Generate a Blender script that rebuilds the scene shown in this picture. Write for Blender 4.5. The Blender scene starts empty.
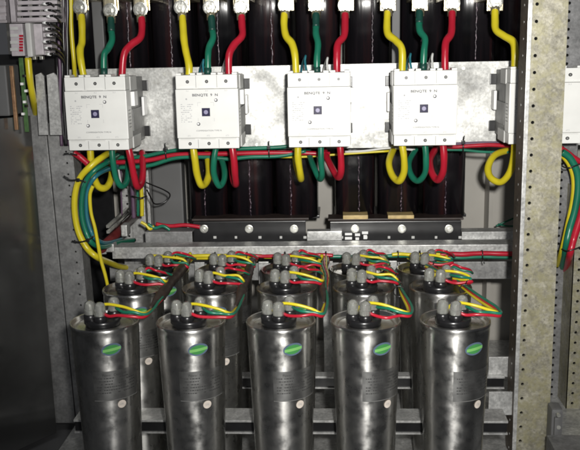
import bpy, bmesh, math, random
from mathutils import Vector, Matrix
random.seed(7)
PI = math.pi
S = bpy.context.scene
C = S.collection
# ------------------------------------------------------------------ camera frame
f = 850.; pitch = math.radians(12); yaw = math.radians(3.2); roll = math.radians(1.2); ZC = .75
F = Vector((-math.sin(yaw)*math.cos(pitch), math.cos(yaw)*math.cos(pitch), -math.sin(pitch)))
R0 = Vector((math.cos(yaw), math.sin(yaw), 0)); U0 = R0.cross(F)
cr, sr = math.cos(roll), math.sin(roll)
R = R0*cr - U0*sr; U = R0*sr + U0*cr
def P(px, py, Y):
    """point of the cabinet seen at photo position px,py, lying in the vertical plane y = Y"""
    d = F + R*((px-290)/f) - U*((py-225)/f)
    k = Y/d.y
    return Vector((d.x*k, Y, ZC + d.z*k))

# ------------------------------------------------------------------ materials
def nodes(name):
    m = bpy.data.materials.new(name); m.use_nodes = True
    nt = m.node_tree; b = nt.nodes['Principled BSDF']
    return m, nt, b
def setp(b, **k):
    for a, v in k.items():
        b.inputs[a.replace('_', ' ')].default_value = v
def tex(nt, kind, scale, coord='Object', **kw):
    tc = nt.nodes.new('ShaderNodeTexCoord'); mp = nt.nodes.new('ShaderNodeMapping')
    t = nt.nodes.new(kind); t.inputs['Scale'].default_value = scale
    nt.links.new(tc.outputs[coord], mp.inputs['Vector']); nt.links.new(mp.outputs['Vector'], t.inputs['Vector'])
    if 'stretch' in kw: mp.inputs['Scale'].default_value = kw['stretch']
    if 'detail' in kw: t.inputs['Detail'].default_value = kw['detail']
    return t
def ramp(nt, src, stops):
    r = nt.nodes.new('ShaderNodeValToRGB')
    e = r.color_ramp.elements
    e[0].position, e[0].color = stops[0][0], (*stops[0][1], 1)
    e[1].position, e[1].color = stops[-1][0], (*stops[-1][1], 1)
    for p, c in stops[1:-1]:
        n = e.new(p); n.color = (*c, 1)
    nt.links.new(src, r.inputs['Fac']); return r.outputs['Color']
def g3(v): return (v, v, v)
def mix(nt, a, b_, fac, mode='MIX'):
    m = nt.nodes.new('ShaderNodeMix'); m.data_type = 'RGBA'; m.blend_type = mode
    for s, v in ((6, a), (7, b_)):
        if hasattr(v, 'links') or hasattr(v, 'is_output'): nt.links.new(v, m.inputs[s])
        else: m.inputs[s].default_value = (*v, 1)
    if isinstance(fac, (int, float)): m.inputs[0].default_value = fac
    else: nt.links.new(fac, m.inputs[0])
    return m.outputs[2]
def bump(nt, b, src, s, d=.001):
    n = nt.nodes.new('ShaderNodeBump'); n.inputs['Strength'].default_value = s; n.inputs['Distance'].default_value = d
    nt.links.new(src, n.inputs['Height']); nt.links.new(n.outputs['Normal'], b.inputs['Normal'])

def galv(name, col, dark, met, rough, tint=None, spangle=130, tintfac=.6, tscale=9, tlo=.45, thi=.7):
    m, nt, b = nodes(name)
    v = tex(nt, 'ShaderNodeTexVoronoi', spangle*1.9)
    warp = tex(nt, 'ShaderNodeTexNoise', 210, detail=5)
    n4 = tex(nt, 'ShaderNodeTexNoise', 42, detail=8); n4.inputs['Roughness'].default_value = .7
    n = tex(nt, 'ShaderNodeTexNoise', 14, detail=8)
    n2 = tex(nt, 'ShaderNodeTexNoise', 160, detail=4)
    c1 = ramp(nt, v.outputs['Color'], [(.1, dark), (.9, col)])
    c2 = ramp(nt, n.outputs['Fac'], [(.3, g3(.6)), (.65, g3(1))])
    c1 = mix(nt, c1, ramp(nt, warp.outputs['Fac'], [(.35, dark), (.65, col)]), .55)
    c = mix(nt, c1, c2, .8, 'MULTIPLY')
    c = mix(nt, c, ramp(nt, n4.outputs['Fac'], [(.38, g3(.6)), (.6, g3(1))]), .85, 'MULTIPLY')
    if tint:
        n3 = tex(nt, 'ShaderNodeTexNoise', tscale, detail=9); n3.inputs['Roughness'].default_value = .7
        fac = ramp(nt, n3.outputs['Fac'], [(tlo, g3(0)), (thi, g3(tintfac))])
        c = mix(nt, c, tint, fac)
    nt.links.new(c, b.inputs['Base Color'])
    rr = ramp(nt, n.outputs['Fac'], [(.3, g3(rough+.15)), (.7, g3(rough-.1))])
    nt.links.new(rr, b.inputs['Roughness'])
    setp(b, Metallic=met)
    bump(nt, b, n2.outputs['Fac'], .25, .0006)
    return m
def plastic(name, col, rough=.4, var=.85, scale=25, spec=.5, b_=.1):
    m, nt, b = nodes(name)
    n = tex(nt, 'ShaderNodeTexNoise', scale, detail=7)
    c = ramp(nt, n.outputs['Fac'], [(.3, tuple(x*var for x in col)), (.65, col)])
    nt.links.new(c, b.inputs['Base Color']); setp(b, Roughness=rough)
    b.inputs['Specular IOR Level'].default_value = spec
    n2 = tex(nt, 'ShaderNodeTexNoise', 220, detail=3); bump(nt, b, n2.outputs['Fac'], b_, .0004)
    return m
M = {}
M['galv'] = galv('galvanised_steel', (.78,.78,.76), (.46,.46,.45), .55, .42)
M['galv_plate'] = galv('galvanised_plate', (.80,.80,.77), (.50,.50,.48), .72, .46, tint=(.26,.25,.22), tintfac=.6, tscale=55, tlo=.52, thi=.72)
M['galv_dull'] = galv('dull_galvanised', (.42,.42,.41), (.28,.28,.28), .45, .5, tint=(.12,.12,.12), tintfac=.5, tscale=7)
M['post'] = galv('weathered_post_zinc', (.50,.475,.38), (.24,.225,.175), .3, .48, tint=(.27,.25,.13), tintfac=.6, tscale=62, tlo=.44, thi=.60, spangle=190)
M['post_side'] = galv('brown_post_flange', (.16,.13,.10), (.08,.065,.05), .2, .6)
M['grey_post'] = galv('grey_post_zinc', (.30,.30,.30), (.2,.2,.2), .4, .5)
M['back'] = plastic('grey_back_panel', (.42,.40,.36), .5, .8, 6)
M['grey_panel'] = plastic('mid_grey_panel', (.12,.12,.12), .55, .8, 9)
M['white_pl'] = plastic('white_contactor_plastic', (.74,.74,.71), .38, .93, 30)
M['ltgrey_pl'] = plastic('light_grey_plastic', (.52,.52,.50), .45, .85, 40)
M['grey_pl'] = plastic('grey_housing_plastic', (.22,.22,.215), .5, .6, 60)
M['white_tab'] = plastic('white_tab_plastic', (.85,.85,.84), .4, .95)
M['lilac_pl'] = plastic('grey_terminal_plastic', (.50,.46,.48), .45, .7, 60)
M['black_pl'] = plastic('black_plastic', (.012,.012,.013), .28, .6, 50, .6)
M['print'] = plastic('dark_print', (.10,.10,.11), .6, .9)
M['print_faint'] = plastic('faint_print', (.42,.42,.43), .6, .9)
M['window'] = plastic('dark_indicator', (.035,.032,.07), .2, .9)
M['window_dot'] = plastic('indicator_disc', (.30,.28,.42), .3, .9)
M['yellow'] = plastic('yellow_sheath', (.62,.52,.02), .33, .82, 18)
M['green'] = plastic('green_sheath', (.010,.16,.095), .33, .75, 18)
M['red'] = plastic('red_sheath', (.44,.012,.03), .3, .75, 18)
M['teal'] = plastic('teal_sheath', (.02,.16,.20), .35, .75, 18)
M['purple'] = plastic('purple_sheath', (.12,.07,.12), .4, .75, 18)
M['white_w'] = plastic('white_sheath', (.6,.6,.58), .4, .8, 18)
M['darkgreen'] = plastic('dark_green_shrink', (.008,.06,.045), .4, .75, 18)
M['brown'] = plastic('dark_brown_sleeve', (.038,.024,.020), .5, .55, 90)
M['darkred'] = plastic('dark_red_brace', (.13,.02,.02), .35, .6, 40)
M['copper'] = galv('copper_bar', (.60,.36,.20), (.45,.25,.14), .6, .4)
M['pcb'] = plastic('green_circuit_board', (.07,.16,.05), .45, .5, 90)
M['gold_block'] = plastic('tan_insulation_block', (.62,.46,.20), .5, .6, 60)
M['sticker'] = plastic('cream_sticker', (.74,.66,.58), .5, .8, 120)
M['logo_green'] = plastic('logo_green', (.05,.22,.06), .35, .9, 60)
M['logo_band'] = plastic('logo_band', (.17,.42,.12), .35, .9, 60)
M['logo_blue'] = plastic('logo_blue', (.09,.13,.19), .4, .8, 60)
def brassy(name, col, rough, met=1.):
    m, nt, b = nodes(name)
    n = tex(nt, 'ShaderNodeTexNoise', 60, detail=6)
    c = ramp(nt, n.outputs['Fac'], [(.3, tuple(x*.55 for x in col)), (.7, col)])
    nt.links.new(c, b.inputs['Base Color']); setp(b, Metallic=met, Roughness=rough)
    n2 = tex(nt, 'ShaderNodeTexNoise', 130, detail=3); bump(nt, b, n2.outputs['Fac'], .5, .001)
    return m
M['lug'] = brassy('plated_lug_metal', (.80,.72,.50), .30, .85)
M['bolt'] = brassy('zinc_bolt_metal', (.80,.80,.74), .32, .8)
M['hole'] = plastic('painted_hole_shade', (.006,.006,.006), .9, .9, spec=.1)  # near-black backing, painted shade for the inside of the post holes
# aluminium can
m, nt, b = nodes('smeared_aluminium_can')
n = tex(nt, 'ShaderNodeTexNoise', 11, detail=9, stretch=(1.6, 1.6, .55)); n.inputs['Roughness'].default_value = .68
n_f = tex(nt, 'ShaderNodeTexNoise', 420, detail=3, stretch=(.12, .12, 1))
n_s = tex(nt, 'ShaderNodeTexNoise', 60, detail=6)
c = ramp(nt, n.outputs['Fac'], [(.30, (.44,.435,.42)), (.5, (.68,.675,.65)), (.70, (.90,.88,.85))])
c = mix(nt, c, (.36,.35,.33), ramp(nt, n_s.outputs['Fac'], [(.5, g3(0)), (.75, g3(.6))]))
nt.links.new(c, b.inputs['Base Color'])
oi = nt.nodes.new('ShaderNodeObjectInfo'); ml = nt.nodes.new('ShaderNodeVectorMath'); ml.operation = 'SCALE'; ml.inputs[0].default_value = (9, 5, 7)
nt.links.new(oi.outputs['Random'], ml.inputs['Scale'])
n_w = tex(nt, 'ShaderNodeTexNoise', 26, detail=2, stretch=(1, 1, .5)); n_d = tex(nt, 'ShaderNodeTexNoise', 150, detail=8); n_d.inputs['Roughness'].default_value = .75
for q_ in (n, n_s, n_w, n_d):
    nt.links.new(ml.outputs[0], q_.inputs['Vector'].links[0].from_node.inputs['Location'])
c = mix(nt, c, (.20,.19,.17), ramp(nt, n_d.outputs['Fac'], [(.58, g3(0)), (.74, g3(.45))]))
nt.links.new(c, b.inputs['Base Color'])
nt.links.new(ramp(nt, n_s.outputs['Fac'], [(.3, g3(.22)), (.7, g3(.46))]), b.inputs['Roughness'])
setp(b, Metallic=1.)
bw = nt.nodes.new('ShaderNodeBump'); bw.inputs['Strength'].default_value = .28; bw.inputs['Distance'].default_value = .004
nt.links.new(n_w.outputs['Fac'], bw.inputs['Height'])
bump(nt, b, n_f.outputs['Fac'], .10, .0005)
nt.links.new(bw.outputs['Normal'], b.inputs['Normal'].links[0].from_node.inputs['Normal'])
tg = nt.nodes.new('ShaderNodeTangent'); tg.direction_type = 'RADIAL'; tg.axis = 'Z'
nt.links.new(tg.outputs[0], b.inputs['Tangent']); b.inputs['Anisotropic'].default_value = .8; b.inputs['Anisotropic Rotation'].default_value = .25
M['can'] = m
m, nt, b = nodes('can_rating_label')     # greyed foil sticker
n = tex(nt, 'ShaderNodeTexNoise', 70, detail=7)
nt.links.new(ramp(nt, n.outputs['Fac'], [(.3, (.26,.26,.255)), (.7, (.46,.46,.45))]), b.inputs['Base Color'])
setp(b, Metallic=.95, Roughness=.38)
tg = nt.nodes.new('ShaderNodeTangent'); tg.direction_type = 'RADIAL'; tg.axis = 'Z'
nt.links.new(tg.outputs[0], b.inputs['Tangent']); b.inputs['Anisotropic'].default_value = .5; b.inputs['Anisotropic Rotation'].default_value = .25; M['rating'] = m
M['rating_print'] = plastic('rating_print', (.035,.035,.035), .6, .9)
M['rating_edge'] = plastic('rating_edge', (.17,.17,.165), .5, .9)
# coil
m, nt, b = nodes('black_varnished_coil')
w = tex(nt, 'ShaderNodeTexWave', 60, stretch=(0, 0, 1)); w.bands_direction = 'Z'; w.inputs['Distortion'].default_value = .6
n = tex(nt, 'ShaderNodeTexNoise', 30, detail=6)
nt.links.new(ramp(nt, n.outputs['Fac'], [(.3, (.004,.004,.005)), (.7, (.012,.012,.015))]), b.inputs['Base Color'])
n3 = tex(nt, 'ShaderNodeTexNoise', 9, detail=5, stretch=(5, 5, .3))
c = ramp(nt, n3.outputs['Fac'], [(.35, (.004,.004,.005)), (.55, (.010,.008,.010)), (.75, (.040,.012,.012))])
nt.links.new(c, b.inputs['Base Color'])
setp(b, Roughness=.24); bump(nt, b, n3.outputs['Fac'], .6, .003); M['coil'] = m
m, nt, b = nodes('glinting_lacing')
n = tex(nt, 'ShaderNodeTexNoise', 240, detail=4)
nt.links.new(ramp(nt, n.outputs['Fac'], [(.50, (.02,.012,.02)), (.68, (.32,.24,.28))]), b.inputs['Base Color'])
setp(b, Roughness=.3); M['lacing'] = m
# dark polished side panel
m, nt, b = nodes('dark_polished_panel')
n = tex(nt, 'ShaderNodeTexNoise', 5, detail=7)
nt.links.new(ramp(nt, n.outputs['Fac'], [(.3, (.16,.16,.16)), (.7, (.38,.38,.37))]), b.inputs['Base Color'])
nt.links.new(ramp(nt, n.outputs['Fac'], [(.3, g3(.10)), (.7, g3(.17))]), b.inputs['Roughness'])
setp(b, Metallic=.85); M['side'] = m
# clear plastic cap
m, nt, b = nodes('clear_plastic_cap')
setp(b, Base_Color=(.95,.96,.93,1), Roughness=.05, IOR=1.45)
b.inputs['Transmission Weight'].default_value = .91
n = tex(nt, 'ShaderNodeTexNoise', 150, detail=2); bump(nt, b, n.outputs['Fac'], .3, .001)
M['clear'] = m
m, nt, b = nodes('dark_concrete_floor')
n = tex(nt, 'ShaderNodeTexNoise', 8, detail=8)
nt.links.new(ramp(nt, n.outputs['Fac'], [(.3, g3(.07)), (.7, g3(.12))]), b.inputs['Base Color']); setp(b, Roughness=.6); M['floor'] = m

# ------------------------------------------------------------------ mesh builder
class MB:
    def __init__(s): s.bm = bmesh.new(); s.mi = 0
    def _fin(s, faces, smooth=False):
        for q in faces:
            q.material_index = s.mi; q.smooth = smooth
    def box(s, x0, x1, y0, y1, z0, z1, bev=.001, mat=None):
        t = bmesh.new()
        bmesh.ops.create_cube(t, size=1)
        for v in t.verts:
            v.co = Vector(((x0+x1)/2+v.co.x*(x1-x0), (y0+y1)/2+v.co.y*(y1-y0), (z0+z1)/2+v.co.z*(z1-z0)))
        if bev: bmesh.ops.bevel(t, geom=t.edges[:]+t.verts[:], offset=bev, segments=2, affect='EDGES', profile=.7)
        if mat is not None: t.transform(mat)
        s.add(t); return s
    def add(s, t, smooth=False):
        mp = {v: s.bm.verts.new(v.co) for v in t.verts}
        fs = []
        for q in t.faces:
            try: fs.append(s.bm.faces.new([mp[v] for v in q.verts]))
            except ValueError: pass
        s._fin(fs, smooth); t.free()
    def tube(s, pts, r, seg=10, sub=6, caps=True):
        if sub > 4 and not callable(r):
            r0 = r; ph = random.random()*9; r = lambda t: r0*(1+.035*math.sin(t*11+ph)+.02*math.sin(t*31+ph*2))
        pts = [Vector(p) for p in pts]
        if sub > 1 and len(pts) > 2:
            out = []
            for i in range(len(pts)-1):
                p0 = pts[max(i-1, 0)]; p1 = pts[i]; p2 = pts[i+1]; p3 = pts[min(i+2, len(pts)-1)]
                for k in range(sub):
                    t = k/sub
                    out.append(.5*((2*p1)+(p2-p0)*t+(2*p0-5*p1+4*p2-p3)*t*t+(3*p1-p0-3*p2+p3)*t**3))
            out.append(pts[-1]); pts = out
        n = len(pts); rings = []; up = None
        for i, p in enumerate(pts):
            d = (pts[min(i+1, n-1)]-pts[max(i-1, 0)]).normalized()
            if up is None:
                up = d.orthogonal().normalized()
            up = (up - d*up.dot(d)).normalized(); sd = d.cross(up)
            rr = r(i/(n-1)) if callable(r) else r
            rings.append([s.bm.verts.new(p+(up*math.cos(2*PI*k/seg)+sd*math.sin(2*PI*k/seg))*rr) for k in range(seg)])
        fs = []
        for a, b_ in zip(rings, rings[1:]):
            for k in range(seg):
                fs.append(s.bm.faces.new((a[k], a[(k+1) % seg], b_[(k+1) % seg], b_[k])))
        s._fin(fs, True)
        if caps: s._fin([s.bm.faces.new(rings[0][::-1]), s.bm.faces.new(rings[-1])])
        return s
    def lathe(s, prof, seg=40, axis=None, loc=(0,0,0), smooth=True):
        """prof = [(r, z)], axis: matrix turning +Z"""
        A = axis or Matrix.Identity(3); L = Vector(loc); rings = []
        for r, z in prof:
            if r < 1e-6: rings.append([s.bm.verts.new(L+A@Vector((0, 0, z)))])
            else: rings.append([s.bm.verts.new(L+A@Vector((r*math.cos(2*PI*k/seg), r*math.sin(2*PI*k/seg), z))) for k in range(seg)])
        fs = []
        for a, b_ in zip(rings, rings[1:]):
            for k in range(seg):
                k2 = (k+1) % seg
                if len(a) == 1 and len(b_) == 1: continue
                if len(a) == 1: fs.append(s.bm.faces.new((a[0], b_[k], b_[k2])))
                elif len(b_) == 1: fs.append(s.bm.faces.new((a[k], a[k2], b_[0])))
                else: fs.append(s.bm.faces.new((a[k], a[k2], b_[k2], b_[k])))
        s._fin(fs, smooth); return s
    def disc(s, x, y, z, r, h, seg=20):      # short cylinder facing -Y, front at y
        A = Matrix.Rotation(PI/2, 3, 'X')    # +Z -> -Y
        s.lathe([(0, 0), (r*.92, 0), (r, -h*.2), (r, -h), (0, -h)], seg, A, (x, y, z), smooth=False); return s
    def hexa(s, x, y, z, r, h): return s.disc(x, y, z, r, h, 6)
    def perforated(s, x0, x1, y, z0, z1, t, xh, pitch, r, zoff=0, tw=0):
        """sheet facing -Y with a real column of holes at xh; t thickness"""
        bm = s.bm; a, b_ = xh-pitch/2, xh+pitch/2
        a = max(a, x0); b_ = min(b_, x1)
        n = int((z1-z0)/pitch); N = 12
        def quad(vs): s._fin([bm.faces.new([bm.verts.new(v) for v in vs])])
        for (u0, u1) in ((x0, a), (b_, x1)):
            if u1-u0 > 1e-5: quad([(u0, y, z0), (u1, y, z0), (u1, y, z0+n*pitch), (u0, y, z0+n*pitch)])
        for k in range(n):
            zc = z0+(k+.5)*pitch; q0, q1 = z0+k*pitch, z0+(k+1)*pitch
            inner = [(xh+r*math.cos(2*PI*j/N), zc+r*math.sin(2*PI*j/N)) for j in range(N)]
            outer = []
            for j in range(N):
                an = 2*PI*j/N; c_, s_ = math.cos(an), math.sin(an); m_ = max(abs(c_), abs(s_))
                ux = c_/m_; uz = s_/m_
                outer.append(((xh+(b_-xh)*ux) if ux > 0 else (xh+(xh-a)*ux), zc+pitch/2*uz))
            vi = [bm.verts.new((p[0], y, p[1])) for p in inner]; vo = [bm.verts.new((p[0], y, p[1])) for p in outer]
            vb = [bm.verts.new((p[0], y+t, p[1])) for p in inner]
            fs = []
            for j in range(N):
                j2 = (j+1) % N
                fs.append(bm.faces.new((vo[j], vo[j2], vi[j2], vi[j]))); fs.append(bm.faces.new((vi[j], vi[j2], vb[j2], vb[j])))
            # corners not on the 12-gon
            for sx, sz, ja, jb in ((1, 1, 1, 2), (-1, 1, 4, 5), (-1, -1, 7, 8), (1, -1, 10, 11)):
                cx = b_ if sx > 0 else a
                vc = bm.verts.new((cx, y, zc+sz*pitch/2)); fs.append(bm.faces.new((vo[ja], vc, vo[jb])))
            s._fin(fs)
        return n
    def build(s, name, mat, parent=None):
        bmesh.ops.recalc_face_normals(s.bm, faces=s.bm.faces[:])
        me = bpy.data.meshes.new(name)
        if parent is not None:
            w = Vector(parent.get('_w', (0, 0, 0)))
            s.bm.transform(Matrix.Translation(-w))
        s.bm.to_mesh(me); s.bm.free()
        for m_ in (mat if isinstance(mat, list) else [mat]): me.materials.append(m_)
        o = bpy.data.objects.new(name, me); C.objects.link(o)
        if parent is not None:
            o.parent = parent; o['_w'] = parent.get('_w', (0, 0, 0))
        return o
def tag(o, label=None, cat=None, group=None, kind=None):
    if label: o['label'] = label
    if cat: o['category'] = cat
    if group: o['group'] = group
    if kind: o['kind'] = kind
    return o
def thing(name, label, cat, loc=(0,0,0), group=None):
    o = bpy.data.objects.new(name, None); C.objects.link(o); o.location = loc; o['_w'] = tuple(loc)
    o.empty_display_size = .02
    return tag(o, label, cat, group)
def dup(o, loc, label=None, parent=None):
    c = o.copy(); C.objects.link(c)
    if parent is not None: c.parent = parent
    else: c.location = loc
    if label: c['label'] = label
    for ch in list(o.children): dup(ch, None, None, c)
    return c
def text_mesh(body, size, mats, name, parent, loc, wide=1., depth=.0001, bold=0, curve_fn=None):
    cu = bpy.data.curves.new(name, 'FONT'); cu.body = body; cu.size = size; cu.align_x = 'CENTER'; cu.align_y = 'CENTER'
    cu.offset = bold; cu.extrude = 0 if curve_fn else depth; cu.resolution_u = 2
    ob = bpy.data.objects.new('tmp', cu); C.objects.link(ob)
    dg = bpy.context.evaluated_depsgraph_get()
    me = bpy.data.meshes.new_from_object(ob.evaluated_get(dg)); bpy.data.objects.remove(ob)
    me.name = name
    for v in me.vertices:
        x, y, z = v.co; x *= wide
        v.co = curve_fn(x, y) if curve_fn else Vector((loc[0]+x, loc[1]-z, loc[2]+y))
    me.materials.clear(); me.materials.append(mats)
    o = bpy.data.objects.new(name, me); C.objects.link(o)
    if parent is not None:
        o.parent = parent; o['_w'] = parent.get('_w', (0, 0, 0))
    return o
ORD = ['leftmost', 'second from left', 'middle', 'fourth from left', 'rightmost']

# ------------------------------------------------------------------ setting
q = MB().box(-3, 3, -3, 4, -.05, 0, 0).build('floor', M['floor']); tag(q, kind='structure')
q = MB()
q.box(-.75, .40, 1.96, 1.98, .02, 1.3, 0); q.box(.343, .352, 1.90, 1.96, .02, 1.3, 0)
q.box(.40, 1.0, 1.96, 1.98, .02, 1.3, 0)
tag(q.build('back_panel', M['back']), 'plain grey back panel of the cabinet behind the reactors', 'panel')
tag(MB().box(-.50, .75, 1.10, 1.95, .03, .05, .002).build('bottom_plate', M['galv']), 'galvanised plate under the capacitors at the cabinet bottom', 'plate')

# left polished side panel
q = MB()
zt = P(18, 120, 1.42).z
q.box(-.002, .002, -.42, 0, .02, zt, .0008, mat=Matrix.Translation((-.550, 1.512, 0)) @ Matrix.Rotation(-math.radians(33), 4, 'Z'))
tag(q.build('polished_sheet', M['side']), 'dark polished side panel at the far left mirroring the cables', 'panel')

# left galvanised post: two sheets with a groove and a hole column
def lean(o, pivz, ang):
    # the frame leans a touch in the photograph
    me = o.data
    for v in me.vertices: v.co.x += (pivz-v.co.z)*math.tan(ang)
q = MB(); yl = 1.53
xl = P(33, 200, yl).x-.004; xg = P(54, 205, yl).x; xr = P(77.5, 205, yl).x; xh = P(71, 205, yl).x
ztop = P(50, 112, yl).z
q.box(xl, xg-.001, yl, yl+.03, .03, ztop+.03, .0015)
q.mi = 1; q.box(xg+.003, xr-.003, yl+.006, yl+.03, .03, ztop, 0); q.mi = 0
q.perforated(xg+.001, xr, yl+.001, .03, .03+.021*29, .003, xh, .021, .0019)
q.box(xr-.0015, xr, yl+.0015, yl+.045, .03, .03+.021*29, 0)
o = q.build('frame_post', [M['galv_dull'], M['hole']]); lean(o, P(54,205,yl).z, math.radians(1.2))
tag(o, 'dull galvanised left frame post with a groove and a column of small holes', 'post')

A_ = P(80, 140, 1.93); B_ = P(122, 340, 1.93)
tag(MB().box(A_.x, B_.x, 1.93, 1.94, B_.z, A_.z, .001).build('gap_shade_sheet', M['black_pl']), 'black sheet added as shade in the gap behind the left cable loops', 'sheet')  # added sheet, its black colour stands in for shade in the gap
# inner perforated strip seen between the left cables
q = MB()
x1 = P(131, 205, 1.8).x
q.perforated(x1-.022, x1, 1.8, .12, .12+.018*26, .003, x1-.008, .018, .0025)
q.box(x1, x1+.03, 1.801, 1.83, .12, .59, .001)
tag(q.build('perforated_rail', M['galv']), 'bright perforated upright seen behind the left cable loop', 'rail')

# right beige post
yp = 1.35
top = P(527, 60, yp); top.z = P(527, 0, yp).z; xw = .0590
q = MB()
pz = top.z-.0065   # hole phase
z0 = .03; pit = .0256
z0 = (pz - pit*.5) - pit*30
q.perforated(top.x, top.x+xw, yp, z0, z0+pit*36+.001, .004, P(535, 60, yp).x, pit, .0027)
q.box(top.x+xw-.002, top.x+xw, yp+.0005, yp+.05, z0, z0+pit*36, 0)
q.mi = 1; q.box(top.x+.002, top.x+xw-.003, yp+.006, yp+.0075, z0, z0+pit*36, 0)  # sheet added behind the holes so they look shaded
post = q.build('frame_post', [M['post'], M['hole']]); 
tag(post, 'broad yellowish weathered right frame post with a column of round holes', 'post')
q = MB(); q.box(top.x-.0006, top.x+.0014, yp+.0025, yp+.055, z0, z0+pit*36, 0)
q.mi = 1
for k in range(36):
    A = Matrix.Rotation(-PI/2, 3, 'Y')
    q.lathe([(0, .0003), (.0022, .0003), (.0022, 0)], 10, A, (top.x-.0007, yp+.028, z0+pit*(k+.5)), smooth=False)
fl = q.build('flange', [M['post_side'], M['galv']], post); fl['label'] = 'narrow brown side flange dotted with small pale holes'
q = MB(); q.box(top.x-.001, top.x+.0055, yp-.0012, yp+.0022, z0, z0+pit*36, .0006)  # paler strip painted in for the highlight along the post's left edge
ed = q.build('painted_edge_highlight', M['galv'], post)

# grey post behind right
yg = 1.62
q = MB()
xa = P(545, 20, yg).x; xb = P(570, 300, yg).x
q.perforated(xa, xb, yg, .03, .03+.0155*62, .003, P(571, 20, yg).x-.004, .0155, .0028)
q.mi = 1; q.box(xa, xb+.002, yg+.005, yg+.007, .03, .99, 0)
o = q.build('frame_post', [M['grey_post'], M['hole']]); tag(o, 'grey perforated rear post just right of the yellowish post', 'post')
q = MB()
xc = P(571, 300, 1.56).x
q.perforated(xc, xc+.06, 1.56, .03, .03+.0205*22, .003, P(577.5, 300, 1.56).x, .0205, .0028)
q.mi = 1; q.box(xc+.003, xc+.06, 1.565, 1.57, .03, .03+.0205*22, 0); q.mi = 0
q.box(xc, xc+.002, 1.56, 1.64, .03, .03+.0205*22, 0)
o = q.build('frame_post', [M['post'], M['hole']]); tag(o, 'beige perforated post at the lower right picture edge', 'post')
# lower right: clamp and ledge
rt = thing('hinge_clamp', 'dark metal clamp with two bright studs at the foot of the yellowish post', 'clamp', P(553, 425, 1.32))
a = P(551, 408, 1.32); c = P(561, 446, 1.32)
q = MB(); q.box(a.x, c.x, 1.315, 1.346, c.z, a.z, .006); q.box(a.x+.004, c.x-.006, 1.309, 1.316, c.z+.012, a.z-.012, .003)
q.build('body', M['grey_panel'], rt)
for yy in (415, 427):
    p = P(558.5, yy, 1.31); MB().disc(p.x, 1.308, p.z, .0035, .012).build('stud', M['bolt'], rt)
a = P(551, 443, 1.27); 
tag(MB().box(a.x, a.x+.12, 1.24, 1.30, a.z-.06, a.z, .003).build('ledge_box', M['grey_post']), 'grey metal box corner below the clamp at bottom right', 'box')

# contactor mounting plate
yl2 = 1.657
a = P(147, 66, yl2); zc_t = a.z-.004; zc_b = .549
q = MB()
q.box(-.52, .62, yl2, yl2+.003, zc_b, zc_t, .0008)
q.box(-.52, .62, yl2+.003, yl2+.03, zc_b, zc_b+.003, .0008); q.box(-.52, .62, yl2+.003, yl2+.03, zc_t-.003, zc_t-.0004, .0008)
plate = q.build('mounting_plate', M['galv_plate']); tag(plate, 'wide bright galvanised mounting plate carrying the white contactors', 'plate')
for xx in (-.33, -.155, .055, .243):
    for zz in (zc_t-.012, zc_b+.01):
        MB().hexa(xx, yl2-.003, zz, .0035, .003).build('screw', M['bolt'], plate)

# ------------------------------------------------------------------ reactors (choke coils)
def rounded_block(q, x0, x1, y0, y1, z0, z1, b):
    t = bmesh.new(); bmesh.ops.create_cube(t, size=1)
    for v in t.verts: v.co = Vector(((x0+x1)/2+v.co.x*(x1-x0), (y0+y1)/2+v.co.y*(y1-y0), (z0+z1)/2+v.co.z*(z1-z0)))
    es = [e for e in t.edges if abs(e.verts[0].co.z-e.verts[1].co.z) > .01]
    bmesh.ops.bevel(t, geom=es, offset=b, segments=5, affect='EDGES', profile=.5)
    q.add(t, True)
def reactor(px0s, Y, z0, z1, label, pyref, barpx=None, blocks=()):
    xs = [(P(a_, pyref, Y).x, P(b_, pyref, Y).x) for a_, b_ in px0s]
    X0, X1 = xs[0][0], xs[-1][1]
    rt = thing('reactor', label, 'reactor', ((X0+X1)/2, Y+.08, z0), 'black coil reactors')
    q = MB(); q.box(X0-.002, X1+.004, Y+.03, Y+.13, z0-.006, z0, .001); q.box(X0+.01, X1-.01, Y+.04, Y+.12, z1, z1+.02, .001)
    for u, v in xs: q.box(u+.02, v-.02, Y+.04, Y+.12, z0, z1, 0)
    q.build('core', M['black_pl'], rt)
    for i, (u, v) in enumerate(xs):
        q = MB(); rounded_block(q, u, v, Y, Y+.16, z0, z1, .030)
        q.build('coil', M['coil'], rt)
        q = MB(); pts = []
        xc_ = u + (v-u)*random.uniform(.38, .62); n_ = int((z1-z0)/.0042)
        for k in range(n_+1):
            pts.append((xc_+random.uniform(-.0011, .0011), Y-.0008, z0+.004+(z1-z0-.008)*k/n_))
        q.tube(pts, lambda t: .0009+.0006*abs(math.sin(t*97)), 6, 1)
        q.build('lacing', M['lacing'], rt)
    return rt, X0, X1
yr = 1.735
zf = P(250, 219, yr).z
R1, a0, a1 = reactor([(187, 226), (229, 272), (275, 317)], yr, zf, .66, 'left lower reactor of black coils below the mounting plate', 190)
R2, b0, b1 = reactor([(335, 375), (378, 420), (424, 467)], yr, zf, .66, 'right lower reactor of black coils below the mounting plate', 190)
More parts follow.
